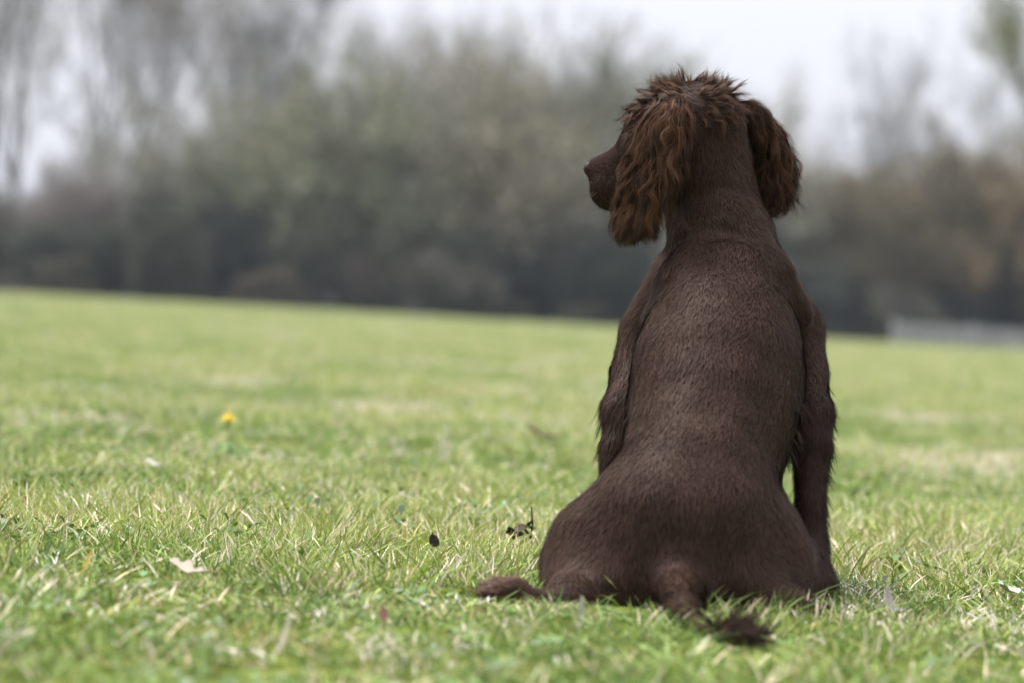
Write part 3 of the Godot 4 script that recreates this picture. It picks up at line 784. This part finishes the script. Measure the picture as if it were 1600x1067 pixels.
func build_dog() -> void:
	rng.seed = 1234
	dog_bones()
	var dog := thing("spaniel_dog", "chocolate brown spaniel sitting on the grass, seen from behind, head turned aside", "dog", DOG + Vector3(0, -0.011, 0))
	var skin := material(0.9, 0.1)
	var hair := material(0.6, 0.22)
	var long_hair := material(0.55, 0.24, Color(0.34, 0.22, 0.14))
	var net := surface_nets(Vector3(-0.30, -0.05, -0.46), Vector3(0.26, 0.62, 0.36), 0.0065)
	var v: PackedVector3Array = net[0]
	var n: PackedVector3Array = net[1]
	var tris: PackedInt32Array = net[2]
	# loose skin: shallow folds over the muscles, then normals anew
	var folds := FastNoiseLite.new()
	folds.seed = 31
	folds.frequency = 1.0
	folds.fractal_octaves = 2
	for j in v.size():
		var p := v[j]
		var high := clampf((p.y - 0.32) / 0.06, 0.0, 1.0) * (1.0 if p.y < 0.42 else 0.4)
		var e := folds.get_noise_3d(p.x * 11.0, p.y * 9.0, p.z * 9.0) * 0.0028 + (0.5 - absf(folds.get_noise_3d(p.x * 20.0 + p.y * 9.0, p.y * 26.0, p.z * 22.0 + 5.0))) * 0.0045 * high
		if p.y > 0.03 and p.z > -0.30: v[j] = p + n[j] * e
	n.fill(Vector3.ZERO)
	for t in range(0, tris.size(), 3):
		var g := (v[tris[t + 2]] - v[tris[t]]).cross(v[tris[t + 1]] - v[tris[t]])
		for j in 3: n[tris[t + j]] += g
	for j in n.size(): n[j] = n[j].normalized()
	var body := Soup.new()
	body.v = v
	body.n = n
	body.i = tris
	body.c.resize(v.size())
	body.c.fill(Color(0.030, 0.0185, 0.0145))
	var bm := part("body", body.mesh(), skin, dog)
	# how the coat lies at each vertex: direction and length from the bones nearby
	var flow := PackedVector3Array()
	var length := PackedFloat32Array()
	flow.resize(v.size())
	length.resize(v.size())
	for j in v.size():
		var sum := Vector3.ZERO
		var ln := 0.0
		var ws := 0.0
		for q in bones:
			var e := maxf(bone_d(q, v[j]), -0.004) + 0.008
			if e > 0.05: continue
			var w := 1.0 / (e * e * e)
			sum += q[6] * w
			ln += q[5] * w
			ws += w
		sum /= maxf(ws, 1e-6)
		sum -= n[j] * sum.dot(n[j])
		flow[j] = sum.normalized()
		length[j] = ln / maxf(ws, 1e-6)
	var sway := FastNoiseLite.new()
	sway.seed = 9
	sway.frequency = 14.0
	sway.fractal_octaves = 2
	var clump := FastNoiseLite.new()
	clump.seed = 10
	clump.frequency = 110.0
	clump.fractal_octaves = 2
	var streak := FastNoiseLite.new()
	streak.seed = 14
	streak.frequency = 45.0
	var density := 420000.0
	var counts := PackedInt32Array()
	var total := 0
	for t in range(0, tris.size(), 3):
		var area := (v[tris[t + 1]] - v[tris[t]]).cross(v[tris[t + 2]] - v[tris[t]]).length() * 0.5
		var want := area * density
		var k := int(want) + (1 if rng.randf() < want - floorf(want) else 0)
		if v[tris[t]].y < 0.0: k = 0
		counts.append(k)
		total += k
	var fv := PackedVector3Array()
	var fn := PackedVector3Array()
	var fc := PackedColorArray()
	var fi := PackedInt32Array()
	fv.resize(total * 5); fn.resize(total * 5); fc.resize(total * 5); fi.resize(total * 9)
	var at := 0
	var ia := 0
	for f in counts.size():
		if counts[f] == 0: continue
		var a := tris[f * 3]
		var b := tris[f * 3 + 1]
		var c := tris[f * 3 + 2]
		for k in counts[f]:
			var r1 := sqrt(rng.randf())
			var r2 := rng.randf()
			var wa := 1.0 - r1
			var wb := r1 * (1.0 - r2)
			var wc := r1 * r2
			var p := v[a] * wa + v[b] * wb + v[c] * wc
			var nn := (n[a] * wa + n[b] * wb + n[c] * wc).normalized()
			var d := flow[a] * wa + flow[b] * wb + flow[c] * wc
			var ln := (length[a] * wa + length[b] * wb + length[c] * wc) * rng.randf_range(0.7, 1.25)
			var s := nn.cross(d)
			var sw := sway.get_noise_3dv(p) * 0.55 + clump.get_noise_3dv(p) * 0.35 + rng.randf_range(-0.16, 0.16)
			d = (d + s * sw).normalized()
			s = d.cross(nn).normalized()
			var lift := 0.20 + 0.22 * clump.get_noise_3dv(p + Vector3(3, 0, 0)) + rng.randf_range(-0.05, 0.14)
			var w := rng.randf_range(0.00016, 0.0003)
			var mid := p + (d * 0.5 + nn * lift * 0.65) * ln
			var tip := p + (d + nn * lift) * ln
			var g := rng.randf_range(0.65, 1.35) * (1.0 + 0.3 * streak.get_noise_3dv(p) + 0.25 * sway.get_noise_3dv(p + Vector3(0, 5, 0)))
			if p.y < 0.055 and (p.x < -0.163 or p.x > 0.14) and p.z > 0.03: g *= 2.0  # the sandy hair of the hind paws
			if ln > 0.0 and length[a] > 0.0108: g *= 0.62  # unclipped foreleg hair, its colour darkened also for the shade on the legs
			var warm := rng.randf()
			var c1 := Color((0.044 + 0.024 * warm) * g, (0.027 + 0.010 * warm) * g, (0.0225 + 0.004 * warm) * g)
			var q := (nn - d * 0.12).normalized()
			fv[at] = p - s * w; fv[at + 1] = p + s * w
			fv[at + 2] = mid - s * w * 0.8; fv[at + 3] = mid + s * w * 0.8
			fv[at + 4] = tip
			for j in 5:
				fn[at + j] = q
				fc[at + j] = c1
			# s = d x n, so base-, mid-, base+ runs clockwise seen from outside
			fi[ia] = at; fi[ia + 1] = at + 2; fi[ia + 2] = at + 1
			fi[ia + 3] = at + 1; fi[ia + 4] = at + 2; fi[ia + 5] = at + 3
			fi[ia + 6] = at + 2; fi[ia + 7] = at + 4; fi[ia + 8] = at + 3
			at += 5
			ia += 9
	var coat := Soup.new()
	coat.v = fv; coat.n = fn; coat.c = fc; coat.i = fi
	# one winding test settles all: every strand is built alike
	var g0 := (fv[fi[1]] - fv[fi[0]]).cross(fv[fi[2]] - fv[fi[0]])
	if g0.dot(fn[0]) > 0.0:
		for k in range(0, fi.size(), 3):
			var h := fi[k + 1]
			fi[k + 1] = fi[k + 2]
			fi[k + 2] = h
		coat.i = fi
	var co := part("coat", coat.mesh(), hair, bm)
	tag(co, "short chocolate brown coat lying smooth along the back", "", "", "stuff")
	build_ears(dog, skin, long_hair)
	build_feathers(dog, hair, v, n)
	build_face(dog)


# a lock of wavy hair: strands that start apart and close towards the tip; every strand is one of the coat's tones from root to end
func lock(s: Soup, root: Vector3, dir: Vector3, nn: Vector3, long: float, amp: float, wave: float, count: int, tones: Array, heavy := 1.0, fat := 0.0035) -> void:
	var steps := 9
	var path := PackedVector3Array()
	var d := dir.normalized()
	var p := root
	var side := d.cross(nn).normalized()
	var ph := rng.randf() * TAU
	var turn := 1.0 if rng.randf() < 0.5 else -1.0
	for k in steps + 1:
		var f := float(k) / steps
		var a := ph + turn * TAU * f * long / wave
		var grow_ := minf(f * 2.5, 1.0)
		path.append(p + (side * cos(a) + nn * sin(a) * 0.7 - (side * cos(ph) + nn * sin(ph) * 0.7) * (1.0 - f)) * amp * grow_)
		d = (d + Vector3.DOWN * 0.16 * heavy + rv(0.05)).normalized()
		p += d * long / steps
	for j in count:
		var off := side * rng.randfn(0.0, 0.55) + nn * rng.randfn(0.0, 0.35)
		var stray := rv(0.0016)
		var pts := PackedVector3Array()
		var cut := rng.randf_range(0.72, 1.0)
		for k in steps + 1:
			var f := float(k) / steps
			var q := f * cut * steps
			var i0 := mini(int(q), steps - 1)
			pts.append(path[i0].lerp(path[i0 + 1], q - i0) + off * fat * (1.0 - 0.65 * f) + stray * f * f * 2.0)
		s.ribbon(pts, rng.randf_range(0.00016, 0.0003), (nn + off * 0.8).normalized(), tint(tones[rng.randi() % tones.size()], 0.3), 0.8)


func build_ears(dog: Node3D, skin: Material, hair: Material) -> void:
	var fwd := Vector3(-0.77, -0.1, -0.64).normalized()
	var dark := Color(0.034, 0.0185, 0.0135)
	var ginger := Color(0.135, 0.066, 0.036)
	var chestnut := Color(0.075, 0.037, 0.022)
	for side in 2:
		var out := Vector3(-0.64, 0, 0.77) if side == 0 else Vector3(0.70, 0, -0.45).normalized()
		var line: Array = [Vector3(-0.004, 0.553, -0.232), Vector3(-0.016, 0.527, -0.210), Vector3(-0.028, 0.485, -0.203), Vector3(-0.040, 0.435, -0.210), Vector3(-0.045, 0.405, -0.213)] if side == 0 else [Vector3(0.072, 0.558, -0.285), Vector3(0.098, 0.538, -0.300), Vector3(0.116, 0.500, -0.312), Vector3(0.122, 0.460, -0.315), Vector3(0.119, 0.440, -0.315)]
		var wid := [0.022, 0.032, 0.036, 0.031, 0.014] if side == 0 else [0.02, 0.027, 0.031, 0.027, 0.013]
		var thick := [0.016, 0.015, 0.012, 0.011, 0.007]
		var s := Soup.new()
		var rows := 16
		var cols := 20
		var centre := []
		for r in rows + 1:
			var f := float(r) / rows * 4.0
			var i0 := mini(int(f), 3)
			var t := f - i0
			var c: Vector3 = line[i0].cubic_interpolate(line[i0 + 1], line[maxi(i0 - 1, 0)], line[mini(i0 + 2, 4)], t)
			var w: float = lerpf(wid[i0], wid[i0 + 1], t)
			var th: float = lerpf(thick[i0], thick[i0 + 1], t)
			centre.append([c, w, th])
			for k in cols:
				var a := TAU * k / cols
				var wob := 1.0 + 0.12 * sin(a * 3.0 + r * 0.7) + 0.08 * sin(a * 5.0 - r * 1.1)
				s.add(c + fwd * cos(a) * w * wob + out * sin(a) * th * wob, (fwd * cos(a) * th + out * sin(a) * w).normalized(), dark)
		for r in rows:
			for k in cols:
				var a := r * cols + k
				var b := r * cols + (k + 1) % cols
				s.tri(a, b, a + cols)
				s.tri(b, b + cols, a + cols)
		for e in [0, rows]:
			var hub := s.add(centre[e][0], Vector3.UP if e == 0 else Vector3.DOWN, dark)
			for k in cols: s.tri(hub, e * cols + k, e * cols + (k + 1) % cols)
		var ear := part("ear", s.mesh(), skin, dog)
		var h := Soup.new()
		var n_locks := 430 if side == 0 else 340
		for j in n_locks:
			var f := pow(rng.randf(), 0.85)
			var r := mini(int(f * rows), rows - 1)
			var c: Array = centre[r]
			var a := rng.randf() * TAU
			var nn: Vector3 = (fwd * cos(a) * c[2] * 1.5 + out * sin(a) * c[1]).normalized()
			var root: Vector3 = c[0] + fwd * cos(a) * c[1] + out * sin(a) * c[2]
			var down: Vector3 = (centre[mini(r + 1, rows)][0] - c[0]).normalized()
			var long := rng.randf_range(0.030, 0.056)
			if f > 0.6: long *= lerpf(1.0, 0.45, (f - 0.6) / 0.4)
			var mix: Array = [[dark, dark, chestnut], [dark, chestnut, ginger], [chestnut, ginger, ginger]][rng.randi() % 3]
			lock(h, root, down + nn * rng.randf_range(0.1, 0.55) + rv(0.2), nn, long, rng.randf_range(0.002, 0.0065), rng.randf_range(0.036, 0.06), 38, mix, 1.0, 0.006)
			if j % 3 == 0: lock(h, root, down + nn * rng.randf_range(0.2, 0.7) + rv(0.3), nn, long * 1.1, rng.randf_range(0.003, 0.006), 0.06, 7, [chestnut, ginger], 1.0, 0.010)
		var eh := part("ear_hair", h.mesh(), hair, ear)
		tag(eh, "long wavy brown hair with ginger ends", "", "", "stuff")
	# topknot: loose hair over the crown and brow
	var top := Soup.new()
	for j in 520:
		var x := rng.randf_range(-0.045, 0.072)
		var z := rng.randf_range(-0.34, -0.215)
		var p := Vector3(x, 0.60, z)
		var ok := false
		for k in 40:
			if field(bones, p) < 0.0:
				ok = true
				break
			p.y -= 0.003
		if not ok or p.y < 0.50: continue
		var e := 0.004
		var nn := Vector3(field(bones, p + Vector3(e, 0, 0)) - field(bones, p - Vector3(e, 0, 0)), field(bones, p + Vector3(0, e, 0)) - field(bones, p - Vector3(0, e, 0)), field(bones, p + Vector3(0, 0, e)) - field(bones, p - Vector3(0, 0, e))).normalized()
		var rise := clampf((p.y - 0.545) / 0.03, 0.0, 1.0)
		var dir := nn * lerpf(0.15, 0.5, rise * rng.randf()) + Vector3(0.6 if x > 0.02 else -0.6, -0.1, 0.25) + rv(0.35)
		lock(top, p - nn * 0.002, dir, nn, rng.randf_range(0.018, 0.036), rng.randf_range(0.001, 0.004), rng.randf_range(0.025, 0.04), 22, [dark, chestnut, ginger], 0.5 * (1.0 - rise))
	# flyaway hairs standing up from the crown
	for j in 40:
		var p := Vector3(rng.randf_range(-0.02, 0.055), 0.568, rng.randf_range(-0.30, -0.24))
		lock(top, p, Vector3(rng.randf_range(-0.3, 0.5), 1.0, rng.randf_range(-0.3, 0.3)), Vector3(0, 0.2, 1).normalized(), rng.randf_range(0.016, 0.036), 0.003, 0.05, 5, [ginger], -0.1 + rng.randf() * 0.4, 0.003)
	var tk := part("topknot", top.mesh(), hair, dog)
	tag(tk, "tousled ginger-tipped hair on top of the head", "", "", "stuff")


func build_feathers(dog: Node3D, hair: Material, v: PackedVector3Array, n: PackedVector3Array) -> void:
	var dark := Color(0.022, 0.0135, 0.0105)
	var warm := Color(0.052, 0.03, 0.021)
	var sandy := Color(0.13, 0.08, 0.052)
	var s := Soup.new()
	for j in v.size():
		var p := v[j]
		# backs of the forelegs, the elbows, the hocks and the end of the tail carry longer hair
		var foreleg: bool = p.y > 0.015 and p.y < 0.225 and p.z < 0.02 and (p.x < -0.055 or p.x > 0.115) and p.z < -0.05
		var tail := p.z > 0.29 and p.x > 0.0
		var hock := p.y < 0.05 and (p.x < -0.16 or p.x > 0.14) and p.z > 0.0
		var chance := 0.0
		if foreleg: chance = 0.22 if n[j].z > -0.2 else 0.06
		elif tail: chance = 0.5
		elif hock: chance = 0.2
		if rng.randf() > chance: continue
		var dir := Vector3(n[j].x * 0.5, -0.8, n[j].z * 0.5)
		var long := rng.randf_range(0.014, 0.03) * (1.35 if p.x < 0.0 and p.y > 0.10 else 1.0)
		if tail: dir = n[j] * 0.8 + Vector3(0.6, 0.35, 0.2)
		if hock:
			dir = n[j] * 0.3 + Vector3(-0.8 if p.x < 0 else 0.8, -0.35, 0)
			long = 0.014
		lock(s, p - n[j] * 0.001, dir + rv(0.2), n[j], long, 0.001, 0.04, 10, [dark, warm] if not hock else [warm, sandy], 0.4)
	var o := part("feathering", s.mesh(), hair, dog)
	tag(o, "longer dark hair on the legs and tail end", "", "", "stuff")


func build_face(dog: Node3D) -> void:
	var s := Soup.new()
	var c := Vector3(-0.0915, 0.4845, -0.3785)
	var fwd := Vector3(-0.77, -0.05, -0.64).normalized()
	var right := fwd.cross(Vector3.UP).normalized()
	var up := right.cross(fwd)
	for r in 9:
		var lat := PI * r / 8.0
		for k in 14:
			var a := TAU * k / 14
			var o := Vector3(cos(a) * sin(lat), sin(a) * sin(lat), cos(lat))
			var pinch := 1.0 - 0.25 * maxf(0.0, -o.y)
			s.add(c + right * o.x * 0.0125 * pinch + up * o.y * 0.010 + fwd * o.z * 0.009, (right * o.x + up * o.y + fwd * o.z).normalized(), Color(0.022, 0.015, 0.016))
	for r in 8:
		for k in 14:
			var a := r * 14 + k
			var b := r * 14 + (k + 1) % 14
			s.tri(a, b, a + 14)
			s.tri(b, b + 14, a + 14)
	part("nose", s.mesh(), material(0.55, 0.3), dog)
	# eyes, on either side of the stop
	for k in [-1.0, 1.0]:
		var e := MeshInstance3D.new()
		var ball := SphereMesh.new()
		ball.radius = 0.0085
		ball.height = 0.017
		e.mesh = ball
		var em := StandardMaterial3D.new()
		em.albedo_color = Color(0.14, 0.09, 0.06)
		em.roughness = 0.1
		e.material_override = em
		e.name = "eye"
		e.position = Vector3(-0.012, 0.522, -0.335) + right * 0.027 * k + fwd * 0.012
		dog.add_child(e, true)
	var w := Soup.new()
	for j in 16:
		var p := Vector3(-0.078, 0.462, -0.365) + rv(0.01) + right * rng.randf_range(-0.022, 0.022)
		var d := (fwd * 0.5 + Vector3.DOWN * rng.randf_range(0.1, 0.9) + right * signf(rng.randf() - 0.5) * 0.4).normalized()
		var l := rng.randf_range(0.02, 0.04)
		w.ribbon(PackedVector3Array([p, p + d * l * 0.5, p + d * l + Vector3.DOWN * l * 0.2]), 0.00018, Vector3(0, 0.2, 1).normalized(), Color(0.3, 0.22, 0.16), 0.9)
	var wo := part("whiskers", w.mesh(), material(0.5, 0.4), dog)
	tag(wo, "", "", "", "stuff")


# a curled leaf: lobed outline, folded along its midrib
func leaf_mesh(long: float, wide: float, lobes: int, curl: float, c: Color) -> ArrayMesh:
	var s := Soup.new()
	var n := 14
	for k in n + 1:
		var f := float(k) / n
		var w := wide * pow(sin(PI * clampf(f * 0.94 + 0.03, 0.0, 1.0)), 0.7) * (1.0 + 0.35 * sin(f * lobes * TAU) if lobes else 1.0)
		var y := curl * long * (f - 0.5) * (f - 0.5) * 2.0
		for j in 5:
			var u := (j - 2) / 2.0
			s.add(Vector3(u * w + 0.04 * wide * sin(f * 9.0 + u), y + absf(u) * w * 0.45 * (1.0 + 0.4 * sin(f * 7.0)) + 0.0, (f - 0.5) * long), Vector3(-u * 0.4, 1, 0).normalized(), tint(c, 0.12))
	for k in n:
		for j in 4:
			var a := k * 5 + j
			s.tri(a, a + 1, a + 5)
			s.tri(a + 1, a + 6, a + 5)
	return s.mesh()


func stalk_mesh(long: float, r: float, c: Color) -> ArrayMesh:
	var s := Soup.new()
	s.tube([Vector3(0, 0, 0), Vector3(long * 0.06, long * 0.1, long * 0.5), Vector3(long * 0.02, long * 0.25, long)], [r, r * 0.8, r * 0.6], c, 5)
	return s.mesh()


func fallen_leaf(called: String, label: String, x: float, z: float, up: float, long: float, wide: float, lobes: int, curl: float, c: Color, turn: Vector3) -> void:
	var o := thing(called, label, "leaf", on_ground(x, z) + Vector3(0, up - 0.016, 0))
	o.rotation = turn
	var m := material(0.75, 0.3, Color(0.25, 0.24, 0.2))
	c = Color(c.r * 0.5, c.g * 0.5, c.b * 0.5)
	part("blade", leaf_mesh(long, wide, lobes, curl, c), m, o)
	part("stalk", stalk_mesh(long * 0.4, 0.0008, Color(c.r * 0.7, c.g * 0.65, c.b * 0.6)), m, o).position = Vector3(0, curl * long * 0.45, long * 0.46)


func dry_tuft(label: String, x: float, z: float, count: int, tall: float, c: Color, spread := 0.5) -> void:
	var o := thing("dry_grass_tuft", label, "grass tuft", on_ground(x, z), 0.0, "dry grass tufts in the meadow")
	var m := material(0.7, 0.3, Color(0.3, 0.28, 0.2))
	for b in count:
		var s := Soup.new()
		var lean := rv(spread)
		lean.y = 0.0
		var h := tall * rng.randf_range(0.5, 1.0)
		var pts := PackedVector3Array()
		var kink := rv(0.15)
		var root := Vector3(rng.randf_range(-0.012, 0.012), -0.005, rng.randf_range(-0.012, 0.012))
		for k in 6:
			var f := k / 5.0
			pts.append(root + Vector3(0, h * (f - 0.2 * f * f), 0) + lean * h * f * f + kink * h * sin(f * PI) * 0.5)
		s.ribbon(pts, rng.randf_range(0.001, 0.0022), Vector3(rng.randf_range(-0.6, 0.6), 0.3, 1).normalized(), tint(c, 0.15), 0.85)
		part("blade", s.mesh(), m, o)


func build_litter() -> void:
	rng.seed = 4242
	# dandelion
	var at := on_ground(-0.54, -4.6)
	var o := thing("dandelion", "single yellow dandelion flower open above the short grass", "flower", at)
	var s := Soup.new()
	for ring in 5:
		var cnt := 26 - ring * 4
		for k in cnt:
			var a := TAU * (k + rng.randf() * 0.6) / cnt
			var dir := Vector3(cos(a), 0, sin(a))
			var rad := 0.024 - ring * 0.004
			var y := 0.004 + ring * 0.0028
			s.ribbon(PackedVector3Array([dir * 0.002 + Vector3(0, y, 0), dir * rad * 0.6 + Vector3(0, y + 0.003, 0), dir * rad + Vector3(0, y + 0.001 + rng.randf() * 0.003, 0)]), 0.0015, Vector3(dir.x * 0.2, 1, dir.z * 0.2).normalized(), tint(Color(0.78, 0.62, 0.04), 0.1), 0.5)
	part("flower_head", s.mesh(), material(0.6, 0.3, Color(0.3, 0.25, 0.02)), o).position = Vector3(0, 0.058, 0)
	s = Soup.new()
	s.tube([Vector3(0.004, -0.005, 0.003), Vector3(0.002, 0.025, 0), Vector3(0, 0.055, 0), Vector3(0, 0.062, 0)], [0.002, 0.0019, 0.0018, 0.006], Color(0.2, 0.24, 0.09), 7)
	part("stem", s.mesh(), material(0.6, 0.3), o)
	for k in 5:
		var l := part("leaf", leaf_mesh(0.075, 0.011, 4, 0.3, Color(0.10, 0.18, 0.05)), material(0.6, 0.35, Color(0.2, 0.25, 0.1)), o)
		l.rotation = Vector3(-0.35, TAU * k / 5.0 + 0.3, 0)
		l.position = Vector3(0, 0.012, 0) - l.basis.z * 0.035
	# leaves
	fallen_leaf("fallen_leaf", "pale cream dead leaf lying flat on the grass", -0.333, -2.465, 0.03, 0.042, 0.013, 3, 0.3, Color(0.62, 0.52, 0.44), Vector3(0.25, 1.3, 0.1))
	fallen_leaf("fallen_leaf", "pale curled leaf standing in the grass beside the spaniel's hind paw", 0.388, -2.486, 0.035, 0.034, 0.007, 0, 0.9, Color(0.72, 0.68, 0.60), Vector3(0.9, 0.9, 0.2))
	fallen_leaf("fallen_leaf", "whitish crumpled leaf on the grass, well away from the spaniel's foreleg", 0.563, -2.73, 0.03, 0.03, 0.011, 2, 0.5, Color(0.66, 0.68, 0.62), Vector3(0.2, 1.8, 0.2))
	fallen_leaf("fallen_leaf", "dry reddish brown leaf in the grass behind the spaniel's foreleg", 0.075, -5.4, 0.035, 0.10, 0.02, 2, 0.4, Color(0.28, 0.17, 0.12), Vector3(0.2, 1.5, 0.0))
	fallen_leaf("fallen_leaf", "white scrap of dead leaf in the grass nearest the dandelion", -0.57, -3.84, 0.035, 0.03, 0.006, 0, 0.5, Color(0.72, 0.70, 0.66), Vector3(0.3, 1.2, 0.3))
	fallen_leaf("fallen_leaf", "slim cream leaf slanting in the grass under the spaniel's tail tip", 0.165, -2.10, 0.032, 0.03, 0.0035, 0, 0.2, Color(0.66, 0.60, 0.46), Vector3(0.5, -0.8, 0.2))
	fallen_leaf("fallen_leaf", "broad pale blade standing before the spaniel's left haunch", 0.066, -2.30, 0.028, 0.036, 0.004, 0, 0.3, Color(0.62, 0.62, 0.46), Vector3(1.1, -0.4, 0.0))
	fallen_leaf("yellow_leaf_blade", "yellow withered grass leaf leaning over in the green turf", -0.435, -2.47, 0.03, 0.036, 0.0026, 0, 0.2, Color(0.6, 0.47, 0.09), Vector3(0.95, -0.6, 0.0))
	fallen_leaf("petal", "small pink petal stuck among the grass blades", -0.118, -2.21, 0.034, 0.014, 0.0042, 0, 0.3, Color(0.62, 0.30, 0.27), Vector3(1.2, 0.2, 0.0))
	fallen_leaf("grass_leaf", "long cream dead grass leaf leaning steeply, wider than its neighbours", -0.194, -2.05, 0.03, 0.05, 0.0028, 0, 0.25, Color(0.62, 0.60, 0.45), Vector3(0.9, -0.5, 0.0))
	# dark clod with a withered leaf, left of the haunch
	o = thing("withered_weed", "withered blackish weed with broken stalk beside the spaniel's haunch", "weed", on_ground(0.012, -3.08) - Vector3(0, 0.012, 0))
	var dm := material(0.8, 0.2)
	for k in 9:
		var l := part("leaf", leaf_mesh(rng.randf_range(0.014, 0.026), rng.randf_range(0.005, 0.009), 0, 0.25, tint(Color(0.045, 0.036, 0.026), 0.4) if k < 6 else Color(0.06, 0.10, 0.035)), dm, o)
		l.rotation = Vector3(rng.randf_range(-0.5, 0.7), TAU * k / 9.0, rng.randf_range(-0.6, 0.6))
		l.position = Vector3(rng.randf_range(-0.014, 0.014), rng.randf_range(0.026, 0.044), rng.randf_range(-0.012, 0.012))
	var st := part("stalk", stalk_mesh(0.04, 0.0016, Color(0.035, 0.028, 0.025)), dm, o)
	st.position = Vector3(0.012, 0.03, 0)
	st.rotation.x = -1.5
	# a small dark seed case
	o = thing("seed_case", "small dark seed case resting on the grass near the hind paw", "seed", on_ground(-0.088, -2.72) + Vector3(0, 0.036, 0))
	s = Soup.new()
	s.tube([Vector3(0, -0.007, 0), Vector3(0.0005, -0.005, 0), Vector3(0, 0, 0), Vector3(0.0006, 0.005, 0), Vector3(0.001, 0.008, 0)], [0.002, 0.0048, 0.006, 0.0045, 0.0012], Color(0.04, 0.033, 0.033), 9)
	part("shell", s.mesh(), material(0.4, 0.4), o).rotation = Vector3(0.3, 0, 0.35)
	s = Soup.new()
	s.tube([Vector3(0.001, 0.007, 0), Vector3(0.002, 0.011, 0)], [0.0015, 0.0006], Color(0.12, 0.1, 0.08), 5)
	part("stub", s.mesh(), dm, o).rotation = Vector3(0.3, 0, 0.35)
	# dry tufts
	var pale := Color(0.58, 0.54, 0.45)
	dry_tuft("bleached frayed grass tuft with forked tips beyond the whitish crumpled leaf", 0.565, -3.14, 9, 0.075, pale, 0.6)
	dry_tuft("pale upright dead grass tuft behind the haunch, tallest of its row", -0.136, -4.68, 8, 0.105, pale, 0.35)
	dry_tuft("wide pale dead grass tuft in the row behind the haunch", -0.217, -4.72, 9, 0.075, pale, 0.7)
	dry_tuft("thin pale dead grass tuft in the row behind the haunch", -0.27, -4.45, 4, 0.07, pale, 0.4)
	dry_tuft("few dry straw stems leaning at the right of the bleached frayed tuft", 0.72, -3.5, 3, 0.09, Color(0.48, 0.40, 0.3), 0.9)
	dry_tuft("short frayed straw tuft close to the spaniel's foreleg", 0.43, -2.95, 5, 0.055, pale, 0.5)
